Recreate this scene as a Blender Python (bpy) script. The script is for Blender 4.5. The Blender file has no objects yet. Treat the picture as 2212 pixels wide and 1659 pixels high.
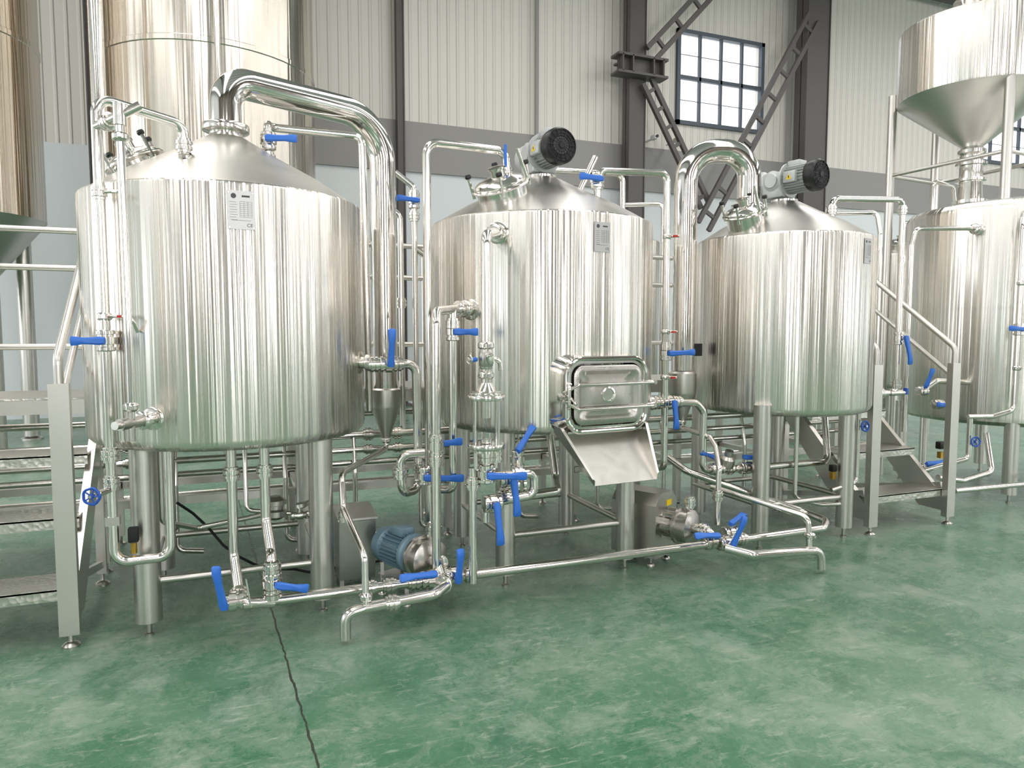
import bpy, bmesh, math, random
from mathutils import Vector as V, Matrix, Quaternion
random.seed(4)
S=bpy.context.scene
def lin(c):
    c=c/255.
    return c/12.92 if c<=.04045 else ((c+.055)/1.055)**2.4
def rgb(r,g,b): return (lin(r),lin(g),lin(b),1)
# ---------------------------------------------------------------- materials
def mat(name,col,rough=.5,metal=0.,**k):
    m=bpy.data.materials.new(name);m.use_nodes=True
    b=m.node_tree.nodes['Principled BSDF']
    b.inputs['Base Color'].default_value=col
    b.inputs['Roughness'].default_value=rough
    b.inputs['Metallic'].default_value=metal
    for a,v in k.items(): b.inputs[a.replace('_',' ')].default_value=v
    return m
def N(m,t,**k):
    n=m.node_tree.nodes.new(t)
    for a,v in k.items(): setattr(n,a,v)
    return n
def L(m,a,b): m.node_tree.links.new(a,b)
def small_noise(m,scale=30,amt=.08,bump=.0):
    b=m.node_tree.nodes['Principled BSDF'];tc=N(m,'ShaderNodeTexCoord')
    n=N(m,'ShaderNodeTexNoise');n.inputs['Scale'].default_value=scale;n.inputs['Detail'].default_value=3
    L(m,tc.outputs['Object'],n.inputs['Vector'])
    mr=N(m,'ShaderNodeMapRange');r=b.inputs['Roughness'].default_value
    mr.inputs['To Min'].default_value=max(0.02,r-amt);mr.inputs['To Max'].default_value=r+amt
    L(m,n.outputs['Fac'],mr.inputs['Value']);L(m,mr.outputs[0],b.inputs['Roughness'])
    if bump:
        bp=N(m,'ShaderNodeBump');bp.inputs['Distance'].default_value=bump;bp.inputs['Strength'].default_value=1
        L(m,n.outputs['Fac'],bp.inputs['Height']);L(m,bp.outputs[0],b.inputs['Normal'])
    return m
def steel_shell(name,col,rough,amp=1.,fs=30.,aniso=.9):
    m=mat(name,col,rough,1.)
    b=m.node_tree.nodes['Principled BSDF'];tc=N(m,'ShaderNodeTexCoord')
    sx=N(m,'ShaderNodeSeparateXYZ');L(m,tc.outputs['Object'],sx.inputs[0])
    cx=N(m,'ShaderNodeCombineXYZ');L(m,sx.outputs[0],cx.inputs[0]);L(m,sx.outputs[1],cx.inputs[1])
    nm=N(m,'ShaderNodeVectorMath',operation='NORMALIZE');L(m,cx.outputs[0],nm.inputs[0])
    s2=N(m,'ShaderNodeSeparateXYZ');L(m,nm.outputs[0],s2.inputs[0])
    hs=[]
    for sc,dist,zs in ((fs,.0013*amp,.003),(6.5,.019*amp,.014)):
        zz=N(m,'ShaderNodeMath',operation='MULTIPLY');zz.inputs[1].default_value=zs;L(m,sx.outputs[2],zz.inputs[0])
        c2=N(m,'ShaderNodeCombineXYZ');L(m,s2.outputs[0],c2.inputs[0]);L(m,s2.outputs[1],c2.inputs[1]);L(m,zz.outputs[0],c2.inputs[2])
        n=N(m,'ShaderNodeTexNoise');n.inputs['Scale'].default_value=sc;n.inputs['Detail'].default_value=3.
        n.inputs['Roughness'].default_value=.55
        L(m,c2.outputs[0],n.inputs['Vector'])
        bp=N(m,'ShaderNodeBump');bp.inputs['Distance'].default_value=dist;bp.inputs['Strength'].default_value=1
        L(m,n.outputs['Fac'],bp.inputs['Height']);hs.append((n,bp))
    L(m,hs[0][1].outputs[0],hs[1][1].inputs['Normal']);L(m,hs[1][1].outputs[0],b.inputs['Normal'])
    mr=N(m,'ShaderNodeMapRange');mr.inputs['From Min'].default_value=.3;mr.inputs['From Max'].default_value=.7
    mr.inputs['To Min'].default_value=rough-.05;mr.inputs['To Max'].default_value=rough+.05
    L(m,hs[0][0].outputs['Fac'],mr.inputs['Value']);L(m,mr.outputs[0],b.inputs['Roughness'])
    b.inputs['Anisotropic'].default_value=aniso;b.inputs['Anisotropic Rotation'].default_value=.25
    tg=N(m,'ShaderNodeTangent',direction_type='RADIAL',axis='Z');L(m,tg.outputs[0],b.inputs['Tangent'])
    return m
STEEL=steel_shell('brushed_stainless_shell',rgb(228,223,216),.25)
STEELB=steel_shell('stainless_fermenter_shell',rgb(214,206,195),.22,1.2,28.)
CONE=small_noise(mat('stainless_cone',rgb(214,211,206),.34,1.),5,.1,.0008)
PIPE=small_noise(mat('polished_pipe',rgb(224,220,214),.16,1.),25,.05)
MIRR=mat('mirror_pipe',rgb(226,222,217),.09,1.)
SAT=small_noise(mat('satin_stainless',rgb(208,204,198),.34,1.),20,.07)
CAST=small_noise(mat('cast_stainless',rgb(190,186,180),.3,1.),60,.08,.0005)
BLUE=small_noise(mat('blue_valve_grip',rgb(48,110,204),.42),40,.06)
DBLUE=mat('blue_handwheel',rgb(32,84,176),.35)
BLK=small_noise(mat('black_plastic',rgb(14,14,15),.42),40,.06)
GREYP=small_noise(mat('grey_motor_paint',rgb(186,188,188),.4,.3),50,.06)
MBLUE=small_noise(mat('blue_grey_motor_paint',rgb(118,146,160),.42,.2),50,.06)
BEAM=small_noise(mat('dark_steel_paint',rgb(86,81,80),.55),6,.1)
BRASS=mat('brass',rgb(190,150,70),.3,1.)
YEL=mat('warning_yellow',rgb(240,205,20),.5)
ORG=mat('label_orange',rgb(225,130,60),.5)
RED=mat('red_plastic',rgb(190,30,25),.45)
PLATE=mat('name_plate',rgb(190,188,187),.42,.6)
INK=mat('label_ink',rgb(80,80,84),.6)
GLASS=mat('sight_glass',(1,1,1,1),.02,0.,Transmission_Weight=1.,IOR=1.2)
WHT=mat('white_plastic',rgb(225,225,222),.4)
RUB=mat('black_rubber',rgb(20,20,20),.7)
GRSH=mat('fan_grille_mesh',rgb(95,95,95),.5)
CHK=mat('checker_plate',rgb(210,207,200),.35,1.)
tc=N(CHK,'ShaderNodeTexCoord');vo=N(CHK,'ShaderNodeTexVoronoi');vo.inputs['Scale'].default_value=38
L(CHK,tc.outputs['Object'],vo.inputs['Vector']);bp=N(CHK,'ShaderNodeBump');bp.inputs['Distance'].default_value=.003
L(CHK,vo.outputs['Distance'],bp.inputs['Height']);L(CHK,bp.outputs[0],CHK.node_tree.nodes['Principled BSDF'].inputs['Normal'])
FL=mat('green_epoxy_floor',rgb(80,130,105),.4)
def floor_nodes(m):
    b=m.node_tree.nodes['Principled BSDF'];tc=N(m,'ShaderNodeTexCoord')
    def noise(sc,det,ro,vec=None,dist=0):
        n=N(m,'ShaderNodeTexNoise');n.inputs['Scale'].default_value=sc;n.inputs['Detail'].default_value=det
        n.inputs['Roughness'].default_value=ro;n.inputs['Distortion'].default_value=dist
        L(m,vec or tc.outputs['Object'],n.inputs['Vector']);return n
    def ramp(src,a,bv,ca,cb):
        r=N(m,'ShaderNodeValToRGB');r.color_ramp.elements[0].position=a;r.color_ramp.elements[1].position=bv
        r.color_ramp.elements[0].color=ca;r.color_ramp.elements[1].color=cb;L(m,src,r.inputs[0]);return r
    def M(op,a,bb):
        n=N(m,'ShaderNodeMath',operation=op)
        for i,x in enumerate((a,bb)):
            if x is None: continue
            if isinstance(x,(int,float)): n.inputs[i].default_value=x
            else: L(m,x,n.inputs[i])
        return n.outputs[0]
    def mix(a,bb,f):
        n=N(m,'ShaderNodeMixRGB')
        L(m,a,n.inputs[1])
        if isinstance(bb,tuple): n.inputs[2].default_value=bb
        else: L(m,bb,n.inputs[2])
        L(m,f,n.inputs[0]);return n.outputs[0]
    K=((0,0,0,1),(1,1,1,1))
    n1=noise(.8,7,.66);c1=ramp(n1.outputs['Fac'],.38,.62,rgb(56,106,76),rgb(102,133,110))
    n2=noise(2.6,13,.82,dist=.35);k2=ramp(n2.outputs['Fac'],.48,.62,*K)
    col=mix(c1.outputs[0],rgb(146,156,141),M('MULTIPLY',k2.outputs[0],.62))
    n3=noise(1.5,12,.8,dist=.5);k3=ramp(n3.outputs['Fac'],.52,.60,*K)
    col=mix(col,rgb(36,90,60),M('MULTIPLY',k3.outputs[0],.6))
    n6=noise(14,6,.8,dist=1.);k6=ramp(n6.outputs['Fac'],.54,.64,*K)
    col=mix(col,rgb(162,170,155),M('MULTIPLY',M('MULTIPLY',k6.outputs[0],n1.outputs['Fac']),.7))
    for ang,amt in((.5,.4),(2.0,.32)):
        mp=N(m,'ShaderNodeMapping');mp.inputs['Scale'].default_value=(6,34,1);mp.inputs['Rotation'].default_value=(0,0,ang);L(m,tc.outputs['Object'],mp.inputs[0])
        n5=noise(1.,6,.72,mp.outputs[0],1.2);k5=ramp(n5.outputs['Fac'],.58,.65,*K)
        col=mix(col,rgb(168,176,161),M('MULTIPLY',k5.outputs[0],amt))
    sx=N(m,'ShaderNodeSeparateXYZ');L(m,tc.outputs['Object'],sx.inputs[0])
    n4=noise(9,5,.7)
    line=M('SUBTRACT',M('ADD',sx.outputs[0],M('MULTIPLY',sx.outputs[1],.052)),.365)
    line=M('ADD',line,M('MULTIPLY',M('SUBTRACT',n4.outputs['Fac'],.5),.03))
    k=M('LESS_THAN',M('ABSOLUTE',line,None),M('ADD',M('MULTIPLY',n2.outputs['Fac'],.012),-.0015))
    col=mix(col,rgb(48,54,44),k)
    L(m,col,b.inputs['Base Color'])
    rr=N(m,'ShaderNodeMapRange');rr.inputs['From Min'].default_value=.35;rr.inputs['From Max'].default_value=.65
    rr.inputs['To Min'].default_value=.16;rr.inputs['To Max'].default_value=.42;L(m,n2.outputs['Fac'],rr.inputs['Value'])
    L(m,rr.outputs[0],b.inputs['Roughness'])
    bp=N(m,'ShaderNodeBump');bp.inputs['Distance'].default_value=.003;bp.inputs['Strength'].default_value=.6
    L(m,n2.outputs['Fac'],bp.inputs['Height']);L(m,bp.outputs[0],b.inputs['Normal'])
floor_nodes(FL)
def cladding(name,col,pitch,dist=.02):
    m=mat(name,col,.5)
    b=m.node_tree.nodes['Principled BSDF'];tc=N(m,'ShaderNodeTexCoord')
    w=N(m,'ShaderNodeTexWave',wave_type='BANDS',bands_direction='X');w.inputs['Scale'].default_value=.314/pitch
    L(m,tc.outputs['Object'],w.inputs['Vector'])
    r=N(m,'ShaderNodeValToRGB');r.color_ramp.elements[0].position=.72;r.color_ramp.elements[1].position=.95
    L(m,w.outputs['Fac'],r.inputs[0])
    bp=N(m,'ShaderNodeBump');bp.inputs['Distance'].default_value=dist;bp.inputs['Strength'].default_value=1
    L(m,r.outputs[0],bp.inputs['Height']);L(m,bp.outputs[0],b.inputs['Normal']);return m
CLAD=cladding('corrugated_cladding',rgb(218,213,205),.2,.016)
CLADF=cladding('warm_grey_cladding',rgb(112,102,92),.3)  # unseen front wall, toned dark and warm to add contrast to the tank reflections
WLOW=small_noise(mat('painted_panel',rgb(216,220,222),.5),3,.08)
GBAND=mat('grey_band_paint',rgb(146,143,141),.6)
ROOF=cladding('roof_sheet',rgb(190,192,193),.35)
WIN=mat('window_frame_paint',rgb(80,88,98),.5)
PANE=bpy.data.materials.new('window_glass');PANE.use_nodes=True
nt=PANE.node_tree;nt.nodes.clear()
o=nt.nodes.new('ShaderNodeOutputMaterial');mx=nt.nodes.new('ShaderNodeMixShader');tr=nt.nodes.new('ShaderNodeBsdfTransparent');gl=nt.nodes.new('ShaderNodeBsdfGlossy')
gl.inputs['Roughness'].default_value=.05;mx.inputs[0].default_value=.07
nt.links.new(tr.outputs[0],mx.inputs[1]);nt.links.new(gl.outputs[0],mx.inputs[2]);nt.links.new(mx.outputs[0],o.inputs[0])

# ---------------------------------------------------------------- mesh builder
X=V((1,0,0));Y=V((0,1,0));Z=V((0,0,1))
def frame(ax):
    ax=V(ax).normalized();h=Z if abs(ax.z)<.9 else X
    u=h.cross(ax).normalized();return ax,u,ax.cross(u)
class B:
    def __init__(s): s.v=[];s.f=[];s.m=[];s.mats=[]
    def add(s,vs,fs,m):
        if m not in s.mats: s.mats.append(m)
        i=s.mats.index(m);n=len(s.v)
        s.v+=[tuple(v) for v in vs];s.f+=[tuple(n+k for k in f) for f in fs];s.m+=[i]*len(fs)
    def lathe(s,o,ax,prof,m,seg=28,caps=True):
        ax,u,w=frame(ax);o=V(o);vs=[];fs=[]
        for r,h in prof:
            for k in range(seg):
                a=2*math.pi*k/seg;vs.append(o+ax*h+(u*math.cos(a)+w*math.sin(a))*max(r,1e-4))
        for j in range(len(prof)-1):
            for k in range(seg):
                k2=(k+1)%seg;fs.append((j*seg+k,j*seg+k2,(j+1)*seg+k2,(j+1)*seg+k))
        if caps:
            fs.append(tuple(reversed(range(seg))));n=(len(prof)-1)*seg;fs.append(tuple(n+k for k in range(seg)))
        s.add(vs,fs,m)
    def cyl(s,a,b,r,m,r2=None,seg=20):
        a=V(a);b=V(b);s.lathe(a,b-a,[(r,0),(r if r2 is None else r2,(b-a).length)],m,seg)
    def box(s,c,sz,m,R=None,bev=0.):
        c=V(c);h=V(sz)/2
        if bev:
            bm=bmesh.new();bmesh.ops.create_cube(bm,size=1)
            for v in bm.verts: v.co=V((v.co.x*sz[0],v.co.y*sz[1],v.co.z*sz[2]))
            bmesh.ops.bevel(bm,geom=bm.edges[:],offset=bev,segments=2,affect='EDGES',profile=.5)
            vs=[v.co.copy() for v in bm.verts];fs=[[v.index for v in f.verts] for f in bm.faces];bm.free()
        else:
            vs=[V((x*h.x,y*h.y,z*h.z)) for x in(-1,1) for y in(-1,1) for z in(-1,1)]
            fs=[(0,1,3,2),(4,6,7,5),(0,4,5,1),(2,3,7,6),(0,2,6,4),(1,5,7,3)]
        if R is not None: vs=[R@v for v in vs]
        s.add([c+v for v in vs],fs,m)
    def beam(s,a,b,w,h,m,up=Z):
        a=V(a);b=V(b);ax=(b-a).normalized();sd=ax.cross(up)
        if sd.length<1e-3: sd=ax.cross(Y)
        sd.normalize();u=sd.cross(ax)
        vs=[p+sd*i*w/2+u*j*h/2 for p in(a,b) for i,j in((-1,-1),(1,-1),(1,1),(-1,1))]
        s.add(vs,[(3,2,1,0),(4,5,6,7),(0,1,5,4),(1,2,6,5),(2,3,7,6),(3,0,4,7)],m)
    def prism(s,poly,off,m):
        n=len(poly);off=V(off);vs=[V(p) for p in poly]+[V(p)+off for p in poly]
        fs=[tuple(reversed(range(n))),tuple(range(n,2*n))]+[(i,(i+1)%n,n+(i+1)%n,n+i) for i in range(n)]
        s.add(vs,fs,m)
    def sweep(s,path,r,m,seg=14,closed=False):
        P=[V(p) for p in path];n=len(P);vs=[];fs=[]
        T=[]
        for i in range(n):
            a=P[i-1] if (i>0 or closed) else P[i];b=P[(i+1)%n] if (i<n-1 or closed) else P[i]
            T.append((b-a).normalized())
        _,u,_=frame(T[0])
        for i in range(n):
            if i:
                q=T[i-1].rotation_difference(T[i]);u=q@u
            u=(u-T[i]*u.dot(T[i])).normalized();w=T[i].cross(u)
            for k in range(seg):
                a=2*math.pi*k/seg;vs.append(P[i]+(u*math.cos(a)+w*math.sin(a))*r)
        for j in range(n if closed else n-1):
            j2=(j+1)%n
            for k in range(seg):
                k2=(k+1)%seg;fs.append((j*seg+k,j*seg+k2,j2*seg+k2,j2*seg+k))
        if not closed: fs+= [tuple(reversed(range(seg))),tuple((n-1)*seg+k for k in range(seg))]
        s.add(vs,fs,m)
    def tube(s,pts,r,m=None,bend=.06,seg=14,n=8):
        m=m or PIPE;P=[V(p) for p in pts];out=[P[0]]
        for i in range(1,len(P)-1):
            d1=(P[i]-P[i-1]);d2=(P[i+1]-P[i]);l1,l2=d1.length,d2.length;d1.normalize();d2.normalize()
            th=d1.angle(d2)
            if th<.02: out.append(P[i]);continue
            off=min(bend*math.tan(th/2),.48*l1,.48*l2);R=off/math.tan(th/2)
            nn=(d2-d1).normalized();c=P[i]+nn*R/math.cos(th/2);a=P[i]-d1*off;axr=d1.cross(d2).normalized()
            for k in range(n+1): out.append(c+Quaternion(axr,th*k/n)@(a-c))
        out.append(P[-1]);s.sweep(out,r,m,seg)
    def clamp(s,p,ax,r,m=None):
        m=m or PIPE
        s.lathe(p,ax,[(r*1.02,-.02),(r*1.45,-.014),(r*1.62,-.009),(r*1.62,.009),(r*1.45,.014),(r*1.02,.02)],m,20)
        a,u,w=frame(ax);s.box(V(p)+u*(r*1.75),(.016,.016,.016),m)
    def union(s,p,ax,r,m=None):
        m=m or PIPE
        s.lathe(p,ax,[(r*1.02,-.036),(r*1.3,-.034),(r*1.3,-.022),(r*1.62,-.02),(r*1.62,-.005),(r*1.4,-.003),(r*1.4,.003),(r*1.62,.005),(r*1.62,.02),(r*1.3,.022),(r*1.3,.034),(r*1.02,.036)],m,14)
    def valve(s,p,ax,stem,hd,r=.025,hl=.17,hm=None):
        p=V(p);stem=V(stem).normalized();hd=V(hd).normalized();hm=hm or BLUE
        s.lathe(p,ax,[(r*1.02,-.05),(r*1.5,-.048),(r*1.62,-.044),(r*1.62,-.03),(r*1.35,-.028),(r*1.35,-.018),(r*1.75,-.016),(r*1.75,.016),(r*1.35,.018),(r*1.35,.028),(r*1.62,.03),(r*1.62,.044),(r*1.5,.048),(r*1.02,.05)],PIPE,18)
        q=p+stem*(r*1.6);s.cyl(q,q+stem*.03,.012,PIPE,seg=12)
        q=q+stem*.032;sd=stem.cross(hd).normalized()
        secs=[(-.022,.014,.013,0),(0,.019,.017,0),(.03,.016,.015,.002),(hl*.55,.015,.012,.010),(hl*.8,.020,.011,.012),(hl*.96,.021,.009,.006),(hl,.014,.005,.004)]
        vs=[];fs=[]
        for l,w,t,up in secs:
            c=q+hd*l+stem*up
            for i,j in((-1,-.6),(-.6,-1),(.6,-1),(1,-.6),(1,.6),(.6,1),(-.6,1),(-1,.6)): vs.append(c+sd*i*w+stem*j*t)
        for j in range(len(secs)-1):
            for k in range(8): k2=(k+1)%8;fs.append((j*8+k,j*8+k2,(j+1)*8+k2,(j+1)*8+k))
        fs+=[tuple(reversed(range(8))),tuple((len(secs)-1)*8+k for k in range(8))]
        s.add(vs,fs,hm)
    def wheel(s,p,ax,r,m):
        a,u,w=frame(ax);p=V(p)
        s.sweep([p+(u*math.cos(t*math.pi/10)+w*math.sin(t*math.pi/10))*r*(1+.05*math.cos(t*math.pi/2)) for t in range(20)],r*.17,m,8,True)
        for t in range(5):
            d=u*math.cos(t*1.2566)+w*math.sin(t*1.2566);s.cyl(p,p+d*r,r*.1,m,seg=6)
        s.cyl(p-a*.05,p+a*.015,r*.2,PIPE,seg=10);s.cyl(p-a*.012,p+a*.012,r*.3,m,seg=10)
    def foot(s,x,y,h=.07,r=.035,z=0.):
        s.lathe((x,y,z),Z,[(r,0),(r,.008),(r*.75,.018),(r*.3,.026),(.011,.03),(.011,h)],CAST,16)
    def obj(s,name,parent=None,loc=(0,0,0),ang=32):
        me=bpy.data.meshes.new(name);me.from_pydata(s.v,[],s.f);me.validate();me.update()
        bm=bmesh.new();bm.from_mesh(me);bmesh.ops.recalc_face_normals(bm,faces=bm.faces[:]);bm.to_mesh(me);bm.free()
        for m in s.mats: me.materials.append(m)
        if len(me.polygons)==len(s.m): me.polygons.foreach_set('material_index',s.m)
        me.polygons.foreach_set('use_smooth',[True]*len(me.polygons))
        me.set_sharp_from_angle(angle=math.radians(ang))
        ob=bpy.data.objects.new(name,me);S.collection.objects.link(ob);ob.location=loc
        if parent: ob.parent=parent
        return ob
def empty(name,loc):
    e=bpy.data.objects.new(name,None);e.empty_display_size=.2;S.collection.objects.link(e);e.location=loc;return e

# ---------------------------------------------------------------- room
XA,XB,YA,YB,H=-13.,32.,-10.,14.5,10.5
b=B();b.box(((XA+XB)/2,(YA+YB)/2,-.05),(XB-XA+.6,YB-YA+.6,.1),FL);b.obj('floor')
def wall(name,axis,pos,a0,a1,z0,z1,holes,mats,t=.2):
    b=B();xs=sorted({a0,a1,*[h[0] for h in holes],*[h[1] for h in holes]});zs=sorted({z0,z1,*[h[2] for h in holes],*[h[3] for h in holes],*[q[0] for q in mats if q[0]<z1]})
    for i in range(len(xs)-1):
        for j in range(len(zs)-1):
            cx=(xs[i]+xs[i+1])/2;cz=(zs[j]+zs[j+1])/2
            if any(h[0]<cx<h[1] and h[2]<cz<h[3] for h in holes): continue
            mm=[q[1] for q in mats if cz<q[0]][0]
            w=xs[i+1]-xs[i];hh=zs[j+1]-zs[j]
            if axis=='x': b.box((cx,pos,cz),(w,t,hh),mm)
            else: b.box((pos,cx,cz),(t,w,hh),mm)
    return b.obj(name)
WZ0,WZ1=6.42,8.5
wins=[(9.87,12.3),(20.0,22.4)]
wall('wall_back','x',YB+.1,XA,XB,0,H,[(a,c,WZ0,WZ1) for a,c in wins],[(4.75,WLOW),(99,CLAD)])
fw=[(-11+6*i,-8.6+6*i) for i in range(7)]
wall('wall_front','x',YA-.1,XA,XB,0,H,[(a,c,1.5,6.5) for a,c in fw],[(1.2,WLOW),(99,CLADF)])
wall('wall_left','y',XA-.1,YA,YB,0,H,[(-4,0,0,5),(4,13,1.5,6.5)],[(4.75,WLOW),(99,WLOW)])
wall('wall_right','y',XB+.1,YA,YB,0,H,[(-4,0,0,5),(4,13,1.5,6.5)],[(4.75,WLOW),(99,WLOW)])
b=B();b.box(((XA+XB)/2,(YA+YB)/2,H+.05),(XB-XA+.6,YB-YA+.6,.1),ROOF);b.obj('ceiling')
b=B()
for i in range(12): b.box(((XA+XB)/2,YA+1+i*2.1,H-.1),(XB-XA,.08,.18),BEAM)
for x in (-4.2,4.2,13.5,22.5): b.box((x,(YA+YB)/2,H-.4),(.25,YB-YA,.5),BEAM)
b.obj('roof_purlins')
b=B();b.box(((1.2+XB)/2,YB-.03,5.25),(XB-1.2,.06,1.0),GBAND);b.obj('trim_1')
b=B();b.box(((XA+XB)/2,YB-.05,.12),(XB-XA,.1,.24),WLOW);b.obj('baseboard_back')
for i,(a,c) in enumerate(wins):
    b=B();w=c-a;hh=WZ1-WZ0;y=YB-.02
    for x in (a,c): b.box((x,y,(WZ0+WZ1)/2),(.09,.12,hh+.09),WIN)
    for z in (WZ0,WZ1): b.box(((a+c)/2,y,z),(w+.09,.12,.09),WIN)
    for k in range(1,4): b.box((a+w*k/4,y,(WZ0+WZ1)/2),(.055,.08,hh),WIN)
    b.box(((a+c)/2,y,WZ0+hh*.5),(w,.08,.09),WIN)
    for zz in (.25,.75): b.box(((a+c)/2,y,WZ0+hh*zz),(w,.02,.012),WIN)
    b.box(((a+c)/2,y+.08,(WZ0+WZ1)/2),(w,.01,hh),PANE)
    b.obj('window_%d'%(i+1))
for i,(a,c) in enumerate(fw):  # unseen front windows, put in to reflect as bright streaks in the tanks
    b=B()
    for x in (a,(a+c)/2,c): b.box((x,YA+.0,4),(.12,.14,5),WIN)
    for z in (1.5,3.2,4.9,6.5): b.box(((a+c)/2,YA,z),(c-a,.14,.1),WIN)
    b.obj('window_%d'%(i+3))
for i,x in enumerate((XA,XB)):
    b=B()
    for y in range(4,14,3): b.box((x,y,4),(.14,.12,5),WIN)
    for z in (1.5,4.,6.5): b.box((x,8.5,z),(.14,9,.1),WIN)
    b.obj('window_%d'%(i+10))
def hcol(x,y,w,d,name='steel_column'):
    b=B()
    for s_ in(-1,1): b.box((x+s_*(w/2-.012),y,H/2),(.024,d,H),BEAM)
    b.box((x,y,H/2),(w,.02,H),BEAM);b.box((x,y-d/2+.03,H/2),(w*.9,.012,H),BEAM)
    b.box((x,y,.02),(w+.15,d+.15,.04),BEAM);return b
hcol(8.48,14.1,.42,.3).obj('steel_column')
hcol(13.35,13.9,.7,.4).obj('steel_column.001')
hcol(3.24,14.3,.15,.2).obj('steel_column.002')
hcol(-2.13,14.3,.13,.2).obj('steel_column.003')
for i,x in enumerate((-10,-4.2,1.9,8.0,14,20)): hcol(x,YA+.35,.6,.3).obj('steel_column.%03d'%(4+i))  # unseen row along the front wall, added as dark bands in the steel reflections
b=B();b.cyl((6.22,14.35,0),(6.22,14.35,H),.045,GBAND);b.obj('downpipe')
b=B()
b.box((8.46,13.9,7.27),(1.2,.1,.04),BEAM)
for z in (7.08,7.45): b.box((8.46,13.85,z),(1.25,.35,.05),BEAM)
b.box((8.46,13.85,7.27),(1.1,.04,.36),BEAM)
for x in (7.95,8.2,8.72,8.97): b.box((x,13.8,7.27),(.03,.25,.36),BEAM)
def lattice(p,q,sep,n):
    p=V(p);q=V(q);ax=(q-p).normalized();sd=ax.cross(Y).normalized()*sep/2
    for k in(-1,1): b.beam(p+sd*k,q+sd*k,.1,.09,BEAM,Y)
    for i in range(n):
        t=(i+.5)/n;c=p.lerp(q,t);b.beam(c-sd,c+sd,.08,.06,BEAM,Y)
lattice((8.75,13.85,7.6),(11.1,13.85,10.1),.30,5)
lattice((8.65,13.85,7.0),(10.25,13.85,4.4),.26,7)
lattice((13.15,13.7,9.0),(10.1,13.7,3.9),.34,9)
b.box((13.35,13.7,9.95),(1.3,.5,.05),BEAM);b.box((13.35,13.7,9.7),(.9,.4,.05),BEAM)
b.obj('diagonal_bracing')
for i,x in enumerate((8.95,9.55)):
    b=B();b.box((x,14.0,5.86),(.08,.2,.1),WHT,bev=.01);b.cyl((x,13.89,5.86),(x,13.87,5.86),.035,BLK);b.box((x,14.26,5.84),(.03,.32,.03),WHT);b.obj('security_camera' if i==0 else 'security_camera.001')

# ---------------------------------------------------------------- tanks
def shell(R,z0,z1,zc,rc=.085,seg=128,mt=STEEL):
    b=B()
    b.lathe((0,0,0),Z,[(.02,z0-.035),(R*.6,z0-.02),(R-.06,z0),(R-.025,z0+.012),(R-.008,z0+.03),(R,z0+.055),(R,(z0+z1)/2),(R,z1-.012),(R-.003,z1-.003),(R-.012,z1+.004)],mt,seg,False)
    c=B();c.lathe((0,0,0),Z,[(R-.012,z1+.004),(R-.03,z1+.012),(R*.7,z1+.012+(zc-z1-.012)*.3*R/(R-rc+.0)),(R*.4,z1+.012+(zc-z1-.012)*(R-R*.4-.03)/(R-.03-rc)),(rc,zc)],CONE,96,True)
    return b,c
def legs(b,pts,ztop,r,cx,cy):
    for x,y in pts:
        b.cyl((x-cx,y-cy,.075),(x-cx,y-cy,ztop),r,SAT,seg=32)
        b.lathe((x-cx,y-cy,0),Z,[(.022,0),(.022,.01),(.013,.014),(.013,.075)],CAST,14)
def braces(b,x0,x1,y0,y1,z,cx,cy,r=.019):
    for y in(y0,y1): b.cyl((x0-cx,y-cy,z),(x1-cx,y-cy,z),r,SAT)
    for x in(x0,x1): b.cyl((x-cx,y0-cy,z),(x-cx,y1-cy,z),r,SAT)
def nameplate(par,az,R,z,w,h):
    n=V((math.sin(az),-math.cos(az),0));t=V((math.cos(az),math.sin(az),0));c=n*(R+.002)+Z*z
    Rm=Matrix((t,-n,Z)).transposed()
    def at(x,zz,off=.0015): return c+t*x+Z*zz+n*off
    b=B();b.box(c,(w,.003,h),PLATE,Rm)
    for x in(-.44,.44):
        for zz in(-.45,.45): b.cyl(at(x*w,zz*h),at(x*w,zz*h,.003),.002,PIPE,seg=8)
    b.lathe(at(-.27*w,.36*h),n,[(.0,.0),(.1*w,0),(.1*w,.0008),(0,.0008)],INK,20)
    b.box(at(.18*w,.36*h),(.3*w,.0008,.05*h),INK,Rm)
    for k in range(8): b.box(at(-.3*w+(.03*w if k%2 else 0),.2*h-k*.065*h),(.26*w,.0008,.0013),INK,Rm)
    for k in range(9): b.box(at(.18*w,.22*h-k*.05*h),(.44*w,.0008,.001),INK,Rm)
    for k in range(4): b.box(at((-.04+.147*k)*w,.02*h),(.001,.0008,.4*h),INK,Rm)
    b.box(at(0,-.27*h),(.7*w,.0008,.0013),INK,Rm)
    b.obj('name_plate',par)
    for txt,x,zz,sz in(('CE',.2,-.43,.11),):
        cu=bpy.data.curves.new('plate_text','FONT');cu.body=txt;cu.size=sz*w*1.7;cu.extrude=.0003
        cu.materials.append(INK);o=bpy.data.objects.new('plate_text',cu);S.collection.objects.link(o);o.parent=par
        o.matrix_local=Matrix.Translation(at(x*w,zz*h,.002))@Matrix((t,Z,n)).transposed().to_4x4()
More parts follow.
